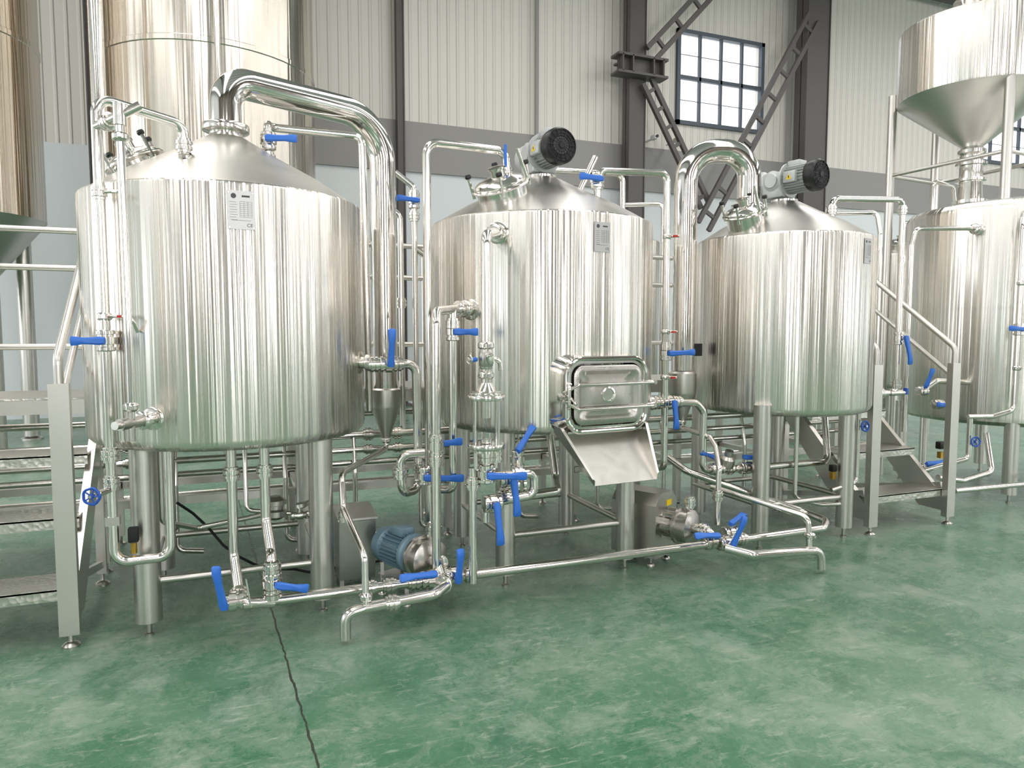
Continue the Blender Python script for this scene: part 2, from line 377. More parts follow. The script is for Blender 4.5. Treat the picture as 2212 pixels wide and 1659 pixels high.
def manway(b,p,n,r=.15):
    n=V(n).normalized();p=V(p);a,u,w=frame(n)
    b.lathe(p,n,[(r,-.08),(r,.05),(r*1.1,.055),(r*1.1,.075),(r*1.02,.08),(r*1.02,.085),(r*.9,.1),(r*.5,.12),(.001,.125)],PIPE,36)
    b.sweep([p+n*.065+(u*math.cos(k*math.pi/15)+w*math.sin(k*math.pi/15))*r*1.12 for k in range(30)],.009,PIPE,8,True)
    b.lathe(p,n,[(r*.3,.12),(r*.3,.16),(r*.36,.165),(r*.36,.175),(0.001,.18)],PIPE,20)
    for k in range(4):
        d=u*math.cos(k*1.57+.6)+w*math.sin(k*1.57+.6);b.cyl(p+d*r*1.12+n*.03,p+d*r*1.15+n*.15,.009,PIPE,seg=8);b.lathe(p+d*r*1.15+n*.15,n,[(.016,0),(.02,.01),(.016,.022)],BLK,10)
    b.tube([p+u*r*1.05+n*.07,p+u*r*1.25+n*.09,p+u*r*1.1+n*.26],.011,PIPE,.03)
def motor(par,z,az,f=.26,bk=.2):
    a=V((math.sin(az),-math.cos(az),0));s_=V((math.cos(az),math.sin(az),0));Rm=Matrix((s_,a,Z)).transposed()
    b=B();zc=z+.2;c=Z*zc
    b.lathe((0,0,z-.06),Z,[(.07,0),(.07,.05),(.1,.055),(.1,.07),(.045,.075),(.045,.1),(.095,.105),(.095,.12)],PIPE,28)
    b.box(Z*(zc-.03)-a*.05,(.17,.18,.19),GREYP,Rm,.015)
    for k in(-1,1): b.lathe(c+s_*k*.075-a*.05,s_*k,[(.075,0),(.075,.012),(.055,.02),(.05,.03)],GREYP,24)
    b.lathe(c-a*bk,a,[(.05,-.03),(.085,-.02),(.1,0),(.1,.02),(.085,.03),(.085,.1)],GREYP,28)
    b.lathe(c+a*.03,a,[(.09,0),(.125,.004),(.125,.018),(.095,.022)],GREYP,32)
    b.lathe(c+a*.04,a,[(.086,0),(.086,f-.11)],GREYP,32)
    for k in range(28):
        t=k*2*math.pi/28
        if .9<t<2.2: continue
        d=s_*math.cos(t)+Z*math.sin(t);p=c+a*(.045+(f-.12)/2)+d*.094
        b.box(p,(.003,f-.13,.022),GREYP,Matrix((d.cross(a),a,d)).transposed())
    b.box(c+a*(.1)+Z*.105,(.09,.1,.05),GREYP,Rm,.006)
    b.box(c+a*(.12)+s_*-.1,(.05,.1,.08),GREYP,Rm,.008)
    fan=c+a*(f-.08)
    b.lathe(fan,a,[(.108,0),(.112,.01),(.112,.06),(.104,.075),(.098,.08),(.098,.074),(.0,.07)],BLK,36,False)
    for rr in(.02,.04,.058,.076,.094): b.sweep([fan+a*.078+(s_*math.cos(k*math.pi/14)+Z*math.sin(k*math.pi/14))*rr for k in range(28)],.0022,BLK,5,True)
    for k in range(16):
        d=s_*math.cos(k*math.pi/8)+Z*math.sin(k*math.pi/8);b.cyl(fan+a*.079+d*.018,fan+a*.079+d*.1,.0022,BLK,seg=5)
    b.lathe(fan+a*.0715,a,[(.097,0),(.097,.0006),(.0,.0006)],GRSH,30)
    b.lathe(fan+a*.077,a,[(.018,0),(.018,.006)],BLK,16)
    q=c+a*.12+s_*-.125
    b.prism([q+a*-.022+Z*-.02,q+a*.022+Z*-.02,q+Z*.02],-s_*.0015,YEL)
    b.prism([q-s_*.002+a*.002+Z*-.014,q-s_*.002+a*.006+Z*-.002,q-s_*.002+Z*.010,q-s_*.002-a*.004],-s_*.0008,BLK)
    b.obj('agitator_motor',par)
def sideport(b,p,n,r=.03,l=.06):
    n=V(n).normalized();b.lathe(p,n,[(r*2.1,-.03),(r*2.1,.002),(r*1.9,.006),(r*1.1,.01),(r,l)],PIPE,28);b.clamp(V(p)+n*l,n,r)
class W(B):
    def __init__(s,cx,cy): super().__init__();s.cx=cx;s.cy=cy
    def obj(s,name,parent=None,loc=(0,0,0),ang=32):
        s.v=[(x-s.cx,y-s.cy,z) for x,y,z in s.v];return super().obj(name,parent,loc,ang)

# ===== kettle (left)
C1=(0,4.27);t1=empty('brewing_tank',(C1[0],C1[1],0))
s,c=shell(.72,.935,2.19,2.555,.1);s.obj('shell',t1);c.obj('cone_top',t1)
b=B();L1=[(-.42,3.85),(.42,3.85),(-.42,4.69),(.42,4.69)];legs(b,L1,1.0,.063,*C1);braces(b,-.42,.42,3.85,4.69,.27,*C1);b.obj('legs',t1)
b=B()
b.lathe((0,0,0),Z,[(.1,2.52),(.09,2.55),(.086,2.59)],PIPE,32)
b.clamp((0,0,2.60),Z,.075);b.lathe((0,0,2.59),Z,[(.12,0),(.122,.01),(.122,.03),(.12,.035)],PIPE,32)
b.tube([(0,0,2.59),(0,0,2.87),(.94,.41,2.87),(.94,.41,1.12)],.083,MIRR,.29,40,16)
b.lathe((.94,.41,0),Z,[(.026,.79),(.028,.80),(.098,1.0),(.1,1.01),(.1,1.12),(.086,1.13)],SAT,36)
b.obj('vapor_pipe',t1)
b=B();manway(b,(-.42,-.02,2.33),(-.5,-.05,1),.13);b.obj('manway',t1)
nameplate(t1,math.radians(4.4),.72,2.06,.118,.176)
b=W(*C1)
b.tube([(-.19,3.86,2.29),(-.19,3.86,2.50),(-.54,3.72,2.55),(-.54,3.72,.42),(-.30,3.72,.42),(-.30,3.74,.93)],.023,PIPE,.06)
b.union((-.19,3.86,2.40),Z,.025);b.clamp((-.19,3.86,2.34),Z,.025)
b.tube([(-.54,3.72,2.42),(-.42,3.5,2.42)],.021);b.union((-.48,3.62,2.42),(.11,-.22,0),.024)
b.tube([(-.42,3.5,2.42),(-.42,3.5,1.12)],.017,MIRR);b.tube([(-.42,3.5,2.47),(-.42,3.5,2.38)],.026);b.clamp((-.42,3.5,2.33),Z,.021)
b.tube([(-.42,3.5,2.42),(-.34,3.5,2.47)],.02)
for z in(2.13,1.57):
    b.union((-.54,3.72,z),Z,.02) if z>2 else b.clamp((-.54,3.72,z),Z,.02)
    b.cyl((-.54,3.72,z),(-.45,3.66,z),.008,PIPE);b.box((-.47,3.67,z),(.025,.018,.011),RED if z<2 else PIPE)
b.tube([(-.47,3.68,1.57),(-.42,3.62,1.57),(-.40,3.66,1.5)],.009)
b.valve((-.54,3.72,1.46),Z,(-.2,-1,0),(-1,-.15,.0),.025,.11)
b.union((-.54,3.72,.93),Z,.025);b.union((-.54,3.72,.80),Z,.022)
b.cyl((-.54,3.72,.77),(-.58,3.62,.77),.015,PIPE);b.wheel((-.60,3.58,.77),(-.35,-1,0),.036,DBLUE)
b.box((-.54,3.72,.62),(.06,.05,.04),CAST);b.cyl((-.46,3.74,.45),(-.46,3.74,.50),.014,BRASS);b.box((-.46,3.74,.54),(.045,.045,.07),RUB,None,.006)
sideport(b,(-.35,3.643,1.10),(-.486,-.874,0),.026,.07)
b.tube([(-.385,3.58,1.10),(-.46,3.44,1.10)],.026,CAST);b.tube([(-.425,3.5,1.18),(-.425,3.5,1.02)],.02,CAST);b.clamp((-.42,3.5,1.17),Z,.02);b.cyl((-.46,3.44,1.1),(-.475,3.415,1.1),.018,PIPE)
b.tube([(.22,4.35,2.38),(.22,4.35,2.68),(.24,4.5,2.70),(.78,4.5,2.70),(.80,4.5,1.0)],.024,PIPE,.06)
b.valve((.22,4.30,2.57),Z,(0,-1,0),(1,-.2,.0),.026,.15);b.union((.22,4.33,2.48),Z,.025)
sideport(b,(.66,3.98,1.33),(.85,-.53,0),.03,.05)
b.tube([(.66,3.98,1.33),(.72,3.95,1.32),(.97,3.95,1.32),(.98,3.95,.60),(.86,3.85,.60),(.85,3.85,.82),(.98,3.8,.83)],.026,PIPE,.06)
b.union((.73,3.95,1.32),X,.028);b.valve((.81,3.95,1.32),X,(0,-1,.1),(.02,-.1,1),.028,.19);b.union((.86,3.95,1.32),X,.026)
b.union((.85,3.85,.72),Z,.028);b.union((.98,3.93,.72),Z,.026);b.valve((.98,3.82,.70),Z,(0,-1,0),(1,-.1,-.05),.026,.2)
b.tube([(.94,4.68,.80),(.94,4.68,.72),(.56,3.95,.73),(.53,3.85,.72),(.53,3.80,.56),(.57,3.40,.42),(.57,3.38,.17)],.018,PIPE,.05)
b.clamp((.94,4.68,.78),Z,.02);b.clamp((.57,3.38,.22),Z,.02);b.union((.53,3.80,.52),Z,.017)
b.tube([(-.02,3.74,.95),(-.02,3.74,.38),(.0,3.60,.24),(.02,3.55,.21),(.16,3.55,.19)],.025,PIPE,.08)
b.tube([(.135,3.74,.95),(.135,3.74,.55),(.15,3.62,.42),(.15,3.56,.40),(.15,3.55,.19)],.025,PIPE,.06)
b.union((-.02,3.74,.80),Z,.026);b.union((.135,3.74,.80),Z,.026)
b.union((.0,3.575,.235),(.1,-1,-.6),.03);b.valve((-.03,3.53,.23),X,(-.6,-1,.1),(-.12,-.1,1),.028,.2)
b.valve((.15,3.55,.29),Z,(.5,-1,0),(1,.1,-.25),.028,.13);b.union((.15,3.55,.36),Z,.027);b.union((.15,3.55,.24),Z,.027)
b.cyl((.05,3.44,.22),(.03,3.44,.36),.004,PIPE,seg=6)
b.tube([(.05,4.3,.93),(.05,4.2,.5),(.35,4.2,.45),(.42,4.2,.45)],.013,PIPE,.04);b.lathe((.20,4.1,.46),Z,[(.03,0),(.06,.02),(.06,.05),(.045,.06),(.045,.08),(.06,.085),(.06,.11),(.03,.13)],CAST,20);b.valve((.33,4.1,.47),X,(0,0,1),(1,0,.1),.014,.09,PIPE)
b.tube([(-.35,3.9,.95),(-.35,3.9,.55),(-.2,4.1,.45),(.2,4.1,.5)],.014,PIPE,.04)
b.obj('pipework',t1)

# ===== mash/lauter tank (middle)
C2=(1.89,4.27);t2=empty('brewing_tank.001',(C2[0],C2[1],0))
s,c=shell(.71,.915,2.17,2.48,.11);s.obj('shell',t2);c.obj('cone_top',t2)
b=B();L2=[(1.47,3.84),(2.28,3.84),(1.47,4.69),(2.28,4.69)];legs(b,L2,1.0,.058,*C2);braces(b,1.47,2.28,3.84,4.69,.30,*C2);b.obj('legs',t2)
motor(t2,2.44,math.radians(4))
nameplate(t2,math.radians(4.5),.71,2.03,.105,.165)
b=W(*C2);manway(b,(1.52,4.0,2.30),(-.4,-.3,1),.15);manway(b,(2.02,4.62,2.36),(.2,.4,1),.1);b.obj('manway',t2)
ga=math.radians(4.8);dn=V((math.sin(ga),-math.cos(ga),0));dt=V((-dn.y,dn.x,0));dc=V((0,0,1.15))+dn*.745
def D(x,z,o=0.): return dc+dt*x+Z*z+dn*o
def rrect(hw,hh,r,n=6):
    o=[]
    for cx,cz,a0 in((hw-r,hh-r,0),(-hw+r,hh-r,90),(-hw+r,-hh+r,180),(hw-r,-hh+r,270)):
        for k in range(n+1):
            a=math.radians(a0+90*k/n);o.append((cx+r*math.cos(a),cz+r*math.sin(a)))
    return o
b=B()
def loft(rings,m,cap=True):
    n=len(rings[0]);vs=[p for r in rings for p in r];fs=[]
    for j in range(len(rings)-1):
        for k in range(n): k2=(k+1)%n;fs.append((j*n+k,j*n+k2,(j+1)*n+k2,(j+1)*n+k))
    if cap: fs.append(tuple((len(rings)-1)*n+k for k in range(n)))
    b.add(vs,fs,m)
loft([[D(x,z,-.10) for x,z in rrect(.30,.235,.10)],[D(x,z,-.03) for x,z in rrect(.275,.212,.095)],[D(x,z,.0) for x,z in rrect(.262,.2,.09)],[D(x,z,.025) for x,z in rrect(.262,.2,.09)],[D(x,z,.025) for x,z in rrect(.235,.175,.07)],[D(x,z,-.02) for x,z in rrect(.23,.17,.07)]],MIRR,False)
b.sweep([D(x,z,.028) for x,z in rrect(.264,.202,.09)],.014,MIRR,10,True)
loft([[D(x,z,.01) for x,z in rrect(.225,.165,.06)],[D(x,z,.04) for x,z in rrect(.225,.165,.06)],[D(x,z,.046) for x,z in rrect(.215,.155,.055)],[D(x,z,.046) for x,z in rrect(.195,.135,.05)],[D(x,z,.03) for x,z in rrect(.175,.115,.045)],[D(x,z,.03) for x,z in rrect(.13,.08,.04)],[D(x,z,.036) for x,z in rrect(.11,.06,.04)]],CAST)
b.lathe(D(0,0,.03),dn,[(.045,0),(.045,.012),(.035,.014),(.033,.008),(.0,.008)],PIPE,24)
for z in(.06,-.075):
    b.tube([D(-.30,z*.3,.05),D(-.21,z,.06),D(.0,z,.062),D(.28,z,.06),D(.32,z,.045)],.009,PIPE,.03)
    b.box(D(.0,z,.052),(.32,.016,.02),PIPE,Matrix((dt,dn,Z)).transposed())
    b.tube([D(.31,z,.06),D(.34,z+.0,.02),D(.31,z,-.02)],.011,PIPE,.02)
b.tube([D(-.26,-.06,.03),D(-.28,-.06,.08),D(-.28,.06,.08),D(-.26,.06,.03)],.01,PIPE,.02)
b.lathe(D(-.31,0,.05),-dt,[(.012,-.04),(.012,0),(.02,.004),(.02,.02),(.012,.024)],PIPE,14)
for k in range(3):
    d=(Z*math.cos(k*2.1)+dn*math.sin(k*2.1));b.cyl(D(-.27,0,.07),D(-.27,0,.07)+d*.06,.006,PIPE,seg=8);b.lathe(D(-.27,0,.07)+d*.06,d,[(.01,0),(.013,.008),(.006,.016)],PIPE,10)
b.cyl(D(-.27,-.15,.0),D(-.33,-.15,.03),.01,PIPE);b.cyl(D(-.24,-.12,.03),D(-.27,-.13,.05),.006,PIPE)
b.obj('manway_door',t2)
b=B()
A0,A1=D(-.29,-.21,-.06),D(.255,-.21,-.06);F0,F1=D(-.19,-.47,.20),D(.22,-.47,.20)
th_=(Z*.5+dn*.5).normalized()*.004
b.prism([A0,A1,F1,F0],-th_,SAT)
for a0,f0,sgn in((A0,F0,-1),(A1,F1,1)):
    b.prism([a0,f0,f0+Z*.03+dn*.004,a0+dn*.10+Z*.03,a0+Z*.04],dt*sgn*.004,SAT)
    b.prism([a0+Z*.04,a0+dn*.1+Z*.03,f0+Z*.03,f0+Z*.034+dt*sgn*.015,a0+dn*.1+Z*.034+dt*sgn*.02,a0+Z*.044+dt*sgn*.02],Z*.004,SAT)
b.prism([D(-.25,-.2,-.06),D(.25,-.2,-.06),D(.25,-.2,.02),D(-.25,-.2,.02)],-Z*.01,SAT)
b.obj('discharge_chute',t2)
b=W(*C2)
sideport(b,(1.40,3.76,2.05),(-.69,-.72,0),.03,.05)
b.tube([(1.40,3.76,2.05),(1.33,3.62,2.03),(1.205,3.42,1.99),(1.205,3.42,1.20)],.026,PIPE,.06)
b.union((1.36,3.69,2.04),(-.69,-.72,0),.028)
b.clamp((1.205,3.42,1.43),Z,.026);b.clamp((1.205,3.42,1.28),Z,.026)
b.lathe((1.205,3.42,0),Z,[(.026,1.42),(.036,1.40),(.04,1.37),(.036,1.33),(.026,1.31)],CAST,24);b.valve((1.205,3.42,1.36),Z,(.0,-1,0),(-.3,-.1,1),.02,.03,PIPE)
b.tube([(1.205,3.42,1.36),(1.28,3.42,1.36),(1.285,3.42,1.30)],.012);b.cyl((1.15,3.42,1.36),(1.12,3.40,1.36),.012,BLUE);b.wheel((1.11,3.40,1.36),(-1,-.3,0),.022,PIPE)
for z in(1.165,.915):
    b.lathe((1.205,3.42,z),Z,[(.095,-.012),(.097,-.008),(.097,.008),(.095,.012)],PIPE,36)
    b.lathe((1.205,3.42,z+(.014 if z>1 else -.034)),Z,[(.075,0),(.078,.004),(.078,.016),(.05,.02)] if z>1 else [(.05,0),(.078,.004),(.078,.016),(.075,.02)],PIPE,30)
b.lathe((1.205,3.42,0),Z,[(.03,1.24),(.05,1.2),(.07,1.185)],PIPE,28);b.clamp((1.205,3.42,1.175),Z,.055)
b.lathe((1.205,3.42,.915),Z,[(.07,.012),(.07,.238),(.064,.238),(.064,.012),(.07,.012)],GLASS,36,False)
b.cyl((1.205,3.42,1.15),(1.205,3.42,1.06),.026,PIPE);b.cyl((1.205,3.42,.93),(1.205,3.42,.95),.03,PIPE)
for k in range(4):
    a=k*math.pi/2+.5;x=1.205+.085*math.cos(a);y=3.42+.085*math.sin(a);b.cyl((x,y,.89),(x,y,1.19),.006,PIPE,seg=8);b.lathe((x,y,1.175),Z,[(.011,0),(.011,.012)],PIPE,6);b.lathe((x,y,.893),Z,[(.011,0),(.011,.012)],PIPE,6)
for k in range(3):
    b.tube([(1.14+.055*k,3.40,.90),(1.14+.055*k,3.40,.80)],.011,PIPE)
b.union((1.205,3.42,.86),Z,.028);b.union((1.26,3.42,.86),Z,.022)
b.tube([(1.205,3.42,.90),(1.205,3.42,.76),(1.205,3.46,.74),(1.42,3.48,.74),(1.50,3.48,.74),(1.50,3.48,.62),(1.22,3.48,.60),(1.22,3.48,.5)],.025,PIPE,.05)
b.tube([(1.14,3.45,.80),(1.14,3.45,.19)],.022,PIPE);b.union((1.14,3.45,.72),Z,.025)
b.tube([(1.22,3.50,.60),(1.70,3.60,.60),(1.78,3.80,.62),(1.78,3.9,.92)],.025,PIPE,.07)
b.valve((1.205,3.42,.77),Z,(0,-1,0),(1,-.05,-.05),.027,.19);b.valve((1.34,3.47,.72),X,(.1,-1,0),(.05,-.1,-1),.028,.18)
b.valve((1.25,3.46,.60),X,(0,-1,0),(.05,-.1,-1),.028,.2);b.union((1.40,3.48,.74),X,.027);b.union((1.33,3.5,.62),X,.027)
b.valve((1.45,3.60,.80),Z,(0,-.5,1),(.6,.3,.6),.024,.16)
for x in(1.36,1.40,1.44): b.cyl((x,3.52,.68),(x+.015,3.52,.68),.045,PIPE,seg=24)
sideport(b,(1.28,3.90,1.63),(-.86,-.52,0),.03,.05)
b.tube([(1.28,3.90,1.63),(1.18,3.82,1.63),(1.0,3.62,1.61),(.985,3.58,1.55),(.975,3.57,.19)],.026,PIPE,.07)
b.union((1.20,3.84,1.63),(-.86,-.6,0),.028);b.union((.98,3.575,.93),Z,.027);b.union((.98,3.575,.83),Z,.027);b.valve((.98,3.575,.9),Z,(.3,1,0),(1,.2,.02),.024,.16)
b.tube([(1.13,3.76,1.62),(1.13,3.76,.62),(1.05,3.9,.60)],.023,PIPE,.05);b.union((1.13,3.76,1.54),Z,.026);b.valve((1.13,3.76,1.50),Z,(.1,-1,0),(1,-.2,.0),.024,.11)
b.tube([(1.06,4.02,.32),(1.06,4.02,2.58),(1.55,4.02,2.57),(1.55,4.02,2.28)],.024,PIPE,.07);b.union((1.55,4.02,2.45),Z,.025);b.clamp((1.55,4.02,2.39),Z,.025);b.cyl((1.53,3.99,2.47),(1.53,3.99,2.6),.009,BLUE)
b.tube([(2.15,4.0,2.25),(2.15,4.0,2.50),(2.66,4.0,2.53),(2.67,4.0,.60),(2.75,4.2,.55)],.023,PIPE,.06);b.union((2.15,4.0,2.42),Z,.025);b.valve((2.13,4.0,2.44),Z,(0,-1,0),(-1,0,.03),.02,.14)
b.tube([(2.0,4.5,2.35),(2.0,4.5,2.60),(2.62,4.5,2.62),(2.64,4.5,1.0)],.02,PIPE,.06)
b.tube([(2.18,4.35,2.4),(2.32,4.35,2.68)],.02,PIPE)
for z,m_ in((2.12,RED),(1.50,RED),(1.20,RED)): b.cyl((2.66,4.0,z),(2.72,3.94,z),.008,PIPE);b.box((2.70,3.95,z),(.035,.02,.012),m_);b.clamp((2.665,4.0,z),Z,.018)
b.union((2.67,4.0,1.40),Z,.025);b.valve((2.67,4.0,1.36),Z,(0,-1,0),(1,-.15,.05),.025,.16)
sideport(b,(2.55,4.03,1.03),(.9,-.3,0),.03,.03)
b.tube([(2.55,4.03,1.03),(2.92,4.0,1.02),(2.98,4.0,.96),(2.98,4.0,.55),(3.4,4.0,.54),(4.1,4.0,.54),(4.15,4.1,.95)],.025,PIPE,.06)
b.union((2.62,4.02,1.03),X,.028);b.valve((2.70,4.01,1.03),X,(0,-1,0),(0,-.1,-1),.028,.17);b.union((2.77,4.01,1.03),X,.026)
b.valve((3.08,3.98,.56),X,(0,0,1),(-1,-.3,.25),.026,.17);b.valve((3.33,3.98,.55),X,(0,0,1),(.9,-.35,-.1),.026,.17);b.union((3.2,4,.55),X,.028)
b.lathe((3.16,3.97,.60),(0,-.3,1),[(.05,-.03),(.052,0),(.05,.03),(.03,.05),(.028,.09)],CAST,22)
b.obj('pipework',t2)

# ===== right tank
C3=(3.87,4.27);t3=empty('brewing_tank.002',(C3[0],C3[1],0))
s,c=shell(.635,.92,2.17,2.46,.11);s.obj('shell',t3);c.obj('cone_top',t3)
b=B();L3=[(3.37,3.87),(4.14,3.87),(3.42,4.64),(4.2,4.64)];legs(b,L3,1.0,.058,*C3);braces(b,3.38,4.15,3.87,4.64,.30,*C3);b.obj('legs',t3)
motor(t3,2.42,math.radians(12),.30)
nameplate(t3,math.radians(16),.635,2.05,.09,.17)
b=W(*C3);manway(b,(3.40,4.12,2.27),(-.4,-.2,1),.13);b.obj('manway',t3)
b=W(*C3)
b.lathe((3.50,4.22,0),Z,[(.1,2.24),(.088,2.30),(.086,2.38)],PIPE,32);b.lathe((3.50,4.22,2.38),Z,[(.12,0),(.122,.01),(.122,.03),(.12,.035)],PIPE,32)
b.tube([(3.50,4.22,2.40),(3.50,4.22,2.79),(3.05,4.35,2.79),(3.05,4.35,1.22)],.083,MIRR,.23,40,18)
b.lathe((3.05,4.35,0),Z,[(.028,.86),(.098,1.05),(.1,1.06),(.1,1.2),(.086,1.215)],SAT,36)
b.box((3.15,4.33,1.37),(.07,.05,.09),BLK)
b.obj('vapor_pipe',t3)
b=W(*C3)
b.tube([(3.05,4.35,.87),(3.05,4.35,.80),(3.0,3.95,.79),(2.97,3.85,.74),(2.90,3.72,.62),(2.88,3.70,.26)],.018,PIPE,.04);b.clamp((3.05,4.35,.84),Z,.02);b.union((2.88,3.7,.45),Z,.022)
b.tube([(4.06,4.0,2.2),(4.06,4.0,2.46),(4.76,4.0,2.50),(4.77,4.0,1.03),(4.35,4.05,1.03)],.022,PIPE,.06);b.union((4.06,4.0,2.38),Z,.024);b.union((4.76,4.0,2.42),Z,.022);b.union((4.77,4.0,2.05),Z,.018)
b.valve((4.77,4.0,1.45),Z,(0,-1,0),(.1,-.1,-1),.024,.2);b.union((4.77,4.0,1.1),Z,.024);b.union((4.62,4.02,1.03),X,.026);b.clamp((4.53,4.03,1.03),X,.028);sideport(b,(4.46,4.06,1.03),(1,-.2,0),.03,.03)
b.tube([(4.85,4.0,1.03),(4.70,4.0,1.03)],.022);b.box((4.86,3.99,1.04),(.02,.03,.05),DBLUE)
b.tube([(3.75,3.95,.93),(3.75,3.95,.30),(3.95,3.9,.25),(4.1,3.86,.25)],.016,PIPE,.05)
b.tube([(3.52,4.0,.93),(3.52,4.0,.32)],.02);b.wheel((4.24,3.80,.82),(0,-1,.1),.036,DBLUE);b.tube([(4.24,3.86,.93),(4.24,3.86,.4),(4.0,3.86,.36)],.016,PIPE,.05)
b.box((4.05,3.9,.46),(.03,.03,.06),BRASS);b.box((4.05,3.9,.51),(.045,.045,.05),BLK,None,.008)
b.obj('pipework',t3)

# ===== floor-level transfer line
b=B()
b.tube([(.0,3.55,.20),(2.62,3.55,.195),(3.62,3.55,.20),(3.72,3.62,.22),(3.70,3.80,.24),(2.96,4.15,.52),(2.9,4.3,.6)],.025,PIPE,.08)
b.tube([(.47,3.38,.025),(.47,3.38,.15),(.56,3.38,.165),(.92,3.40,.175),(1.00,3.47,.19)],.026,PIPE,.06)
b.tube([(3.37,3.31,.03),(3.36,3.31,.15),(3.24,3.31,.16),(2.86,3.34,.17),(2.76,3.46,.19)],.026,PIPE,.07)
b.union((.70,3.39,.168),X,.026);b.union((.99,3.5,.19),(.5,1,0),.032)
for x in(.62,.72,2.70,2.80,2.95): b.union((x,3.55,.2),X,.025)
b.valve((.93,3.53,.21),X,(0,-.8,.6),(-1,-.1,.02),.028,.18);b.valve((1.06,3.55,.21),X,(.1,-1,0),(.02,-.1,1),.028,.17)
b.clamp((1.14,3.55,.2),X,.025);b.union((.85,3.55,.2),X,.027)
b.valve((2.72,3.55,.21),X,(0,-.8,.7),(-1,-.1,.1),.028,.18);b.valve((2.80,3.52,.20),X,(.1,-1,.2),(.35,-.1,1),.028,.18);b.valve((2.9,3.6,.23),X,(0,-.3,1),(.8,.3,.15),.026,.15)
b.tube([(3.28,3.32,.16),(3.28,3.34,.36),(2.98,3.9,.46)],.018,PIPE,.06);b.clamp((3.28,3.32,.25),Z,.02)
b.obj('transfer_pipeline')

# ===== pumps
def pump_head(b,p,a,r=.085):
    a=V(a).normalized();p=V(p);s_=a.cross(Z).normalized()
    b.lathe(p,a,[(r*.6,-.10),(r*.7,-.09),(r*1.0,-.06),(r*1.15,-.05),(r*1.15,-.035),(r,-.03),(r,.025),(r*1.13,.03),(r*1.13,.045),(r*.95,.055),(r*.6,.065),(r*.36,.07),(r*.36,.13)],CAST,36)
    b.union(p+a*.12,a,.028);b.tube([p+Z*r*.6-s_*r*.5,p+Z*(r+.09)-s_*r*.5],.022,PIPE);b.union(p+Z*(r+.05)-s_*r*.5,Z,.024)
b=B();a=V((.38,-.92,0)).normalized();p=V((.95,3.70,.27));pump_head(b,p,a,.1)
m0=p-a*.12;b.lathe(m0,-a,[(.06,-.05),(.11,-.02),(.11,.0),(.085,.01),(.085,.19),(.095,.195),(.103,.205),(.103,.26),(.085,.275),(.0,.275)],MBLUE,32)
for k in range(26):
    t=k*2*math.pi/26;s_=a.cross(Z);d=s_*math.cos(t)+Z*math.sin(t);b.box(m0-a*.1+d*.097,(.004,.17,.022),MBLUE,Matrix((d.cross(-a),-a,d)).transposed())
b.box(m0-a*.09+Z*.11,(.09,.1,.05),MBLUE,Matrix((a.cross(Z),a,Z)).transposed(),.006)
b.box(p-a*.2-Z*.16,(.16,.3,.02),SAT,Matrix((a.cross(Z),a,Z)).transposed())
for i in(-1,1):
    for j in(.08,.32): q=p-a*j+a.cross(Z)*i*.07;b.box((q.x,q.y,.13),(.02,.02,.12),SAT);b.foot(q.x,q.y,.08,.025)
b.box(p+a*.07-Z*.03,(.045,.002,.015),ORG,Matrix((a.cross(Z),a,Z)).transposed())
b.tube([(1.0,3.5,.19),(.99,3.58,.27)],.026)
b.obj('centrifugal_pump')
b=B();a=V((.45,-.89,0)).normalized();s_=a.cross(Z);p=V((2.64,3.70,.27));pump_head(b,p,a,.1)
Rm=Matrix((-s_,a,Z)).transposed();q=p-a*.31
prof=[(-.135,.06),(.135,.06),(.135,.40),(.08,.47),(-.08,.47),(-.135,.40)]
b.prism([V((q.x,q.y,0))+s_*x+Z*z-a*.16 for x,z in prof],a*.33,SAT)
b.box(V((q.x,q.y,.40))+a*.172+s_*-.03,(.06,.003,.035),YEL,Rm)
for k in range(7):
    t=k*math.pi/3.5;b.box(p-a*.09+(s_*math.cos(t)+Z*math.sin(t))*.095,(.02,.08,.02),CAST,Rm)
b.cyl(p-a*.14,p-a*.06,.075,CAST)
for i in(-1,1):
    for j in(-.12,.12): w=q+a*j+s_*i*.1;b.foot(w.x,w.y,.07,.025)
b.box(p+a*.072,(.05,.002,.016),ORG,Rm)
b.tube([p+a*.12,p+a*.16,V((2.75,3.55,.2))],.027)
b.obj('centrifugal_pump.001')
b=B()
b.prism([(.55,4.16,.04),(.55,4.34,.04),(.55,4.38,.43),(.55,4.12,.40)],(.21,0,0),SAT)
b.prism([(.54,4.11,.405),(.54,4.39,.435),(.54,4.39,.447),(.54,4.11,.417)],(.23,0,0),SAT)
for i in(-1,1):
    for j in(-1,1): b.box((.655+i*.09,4.25+j*.07,.02),(.025,.025,.04),SAT)
b.obj('control_box')
b=B();b.sweep([V((-.32+.08*i,4.45+.05*math.sin(i*1.1),.52-.5*math.sin(min(1,i/8)*1.57)+.02*abs(math.sin(i)))) for i in range(11)]+[V((.55,4.50,.01)),V((1.0,4.55,.01))],.008,RUB,8);b.obj('power_cable')

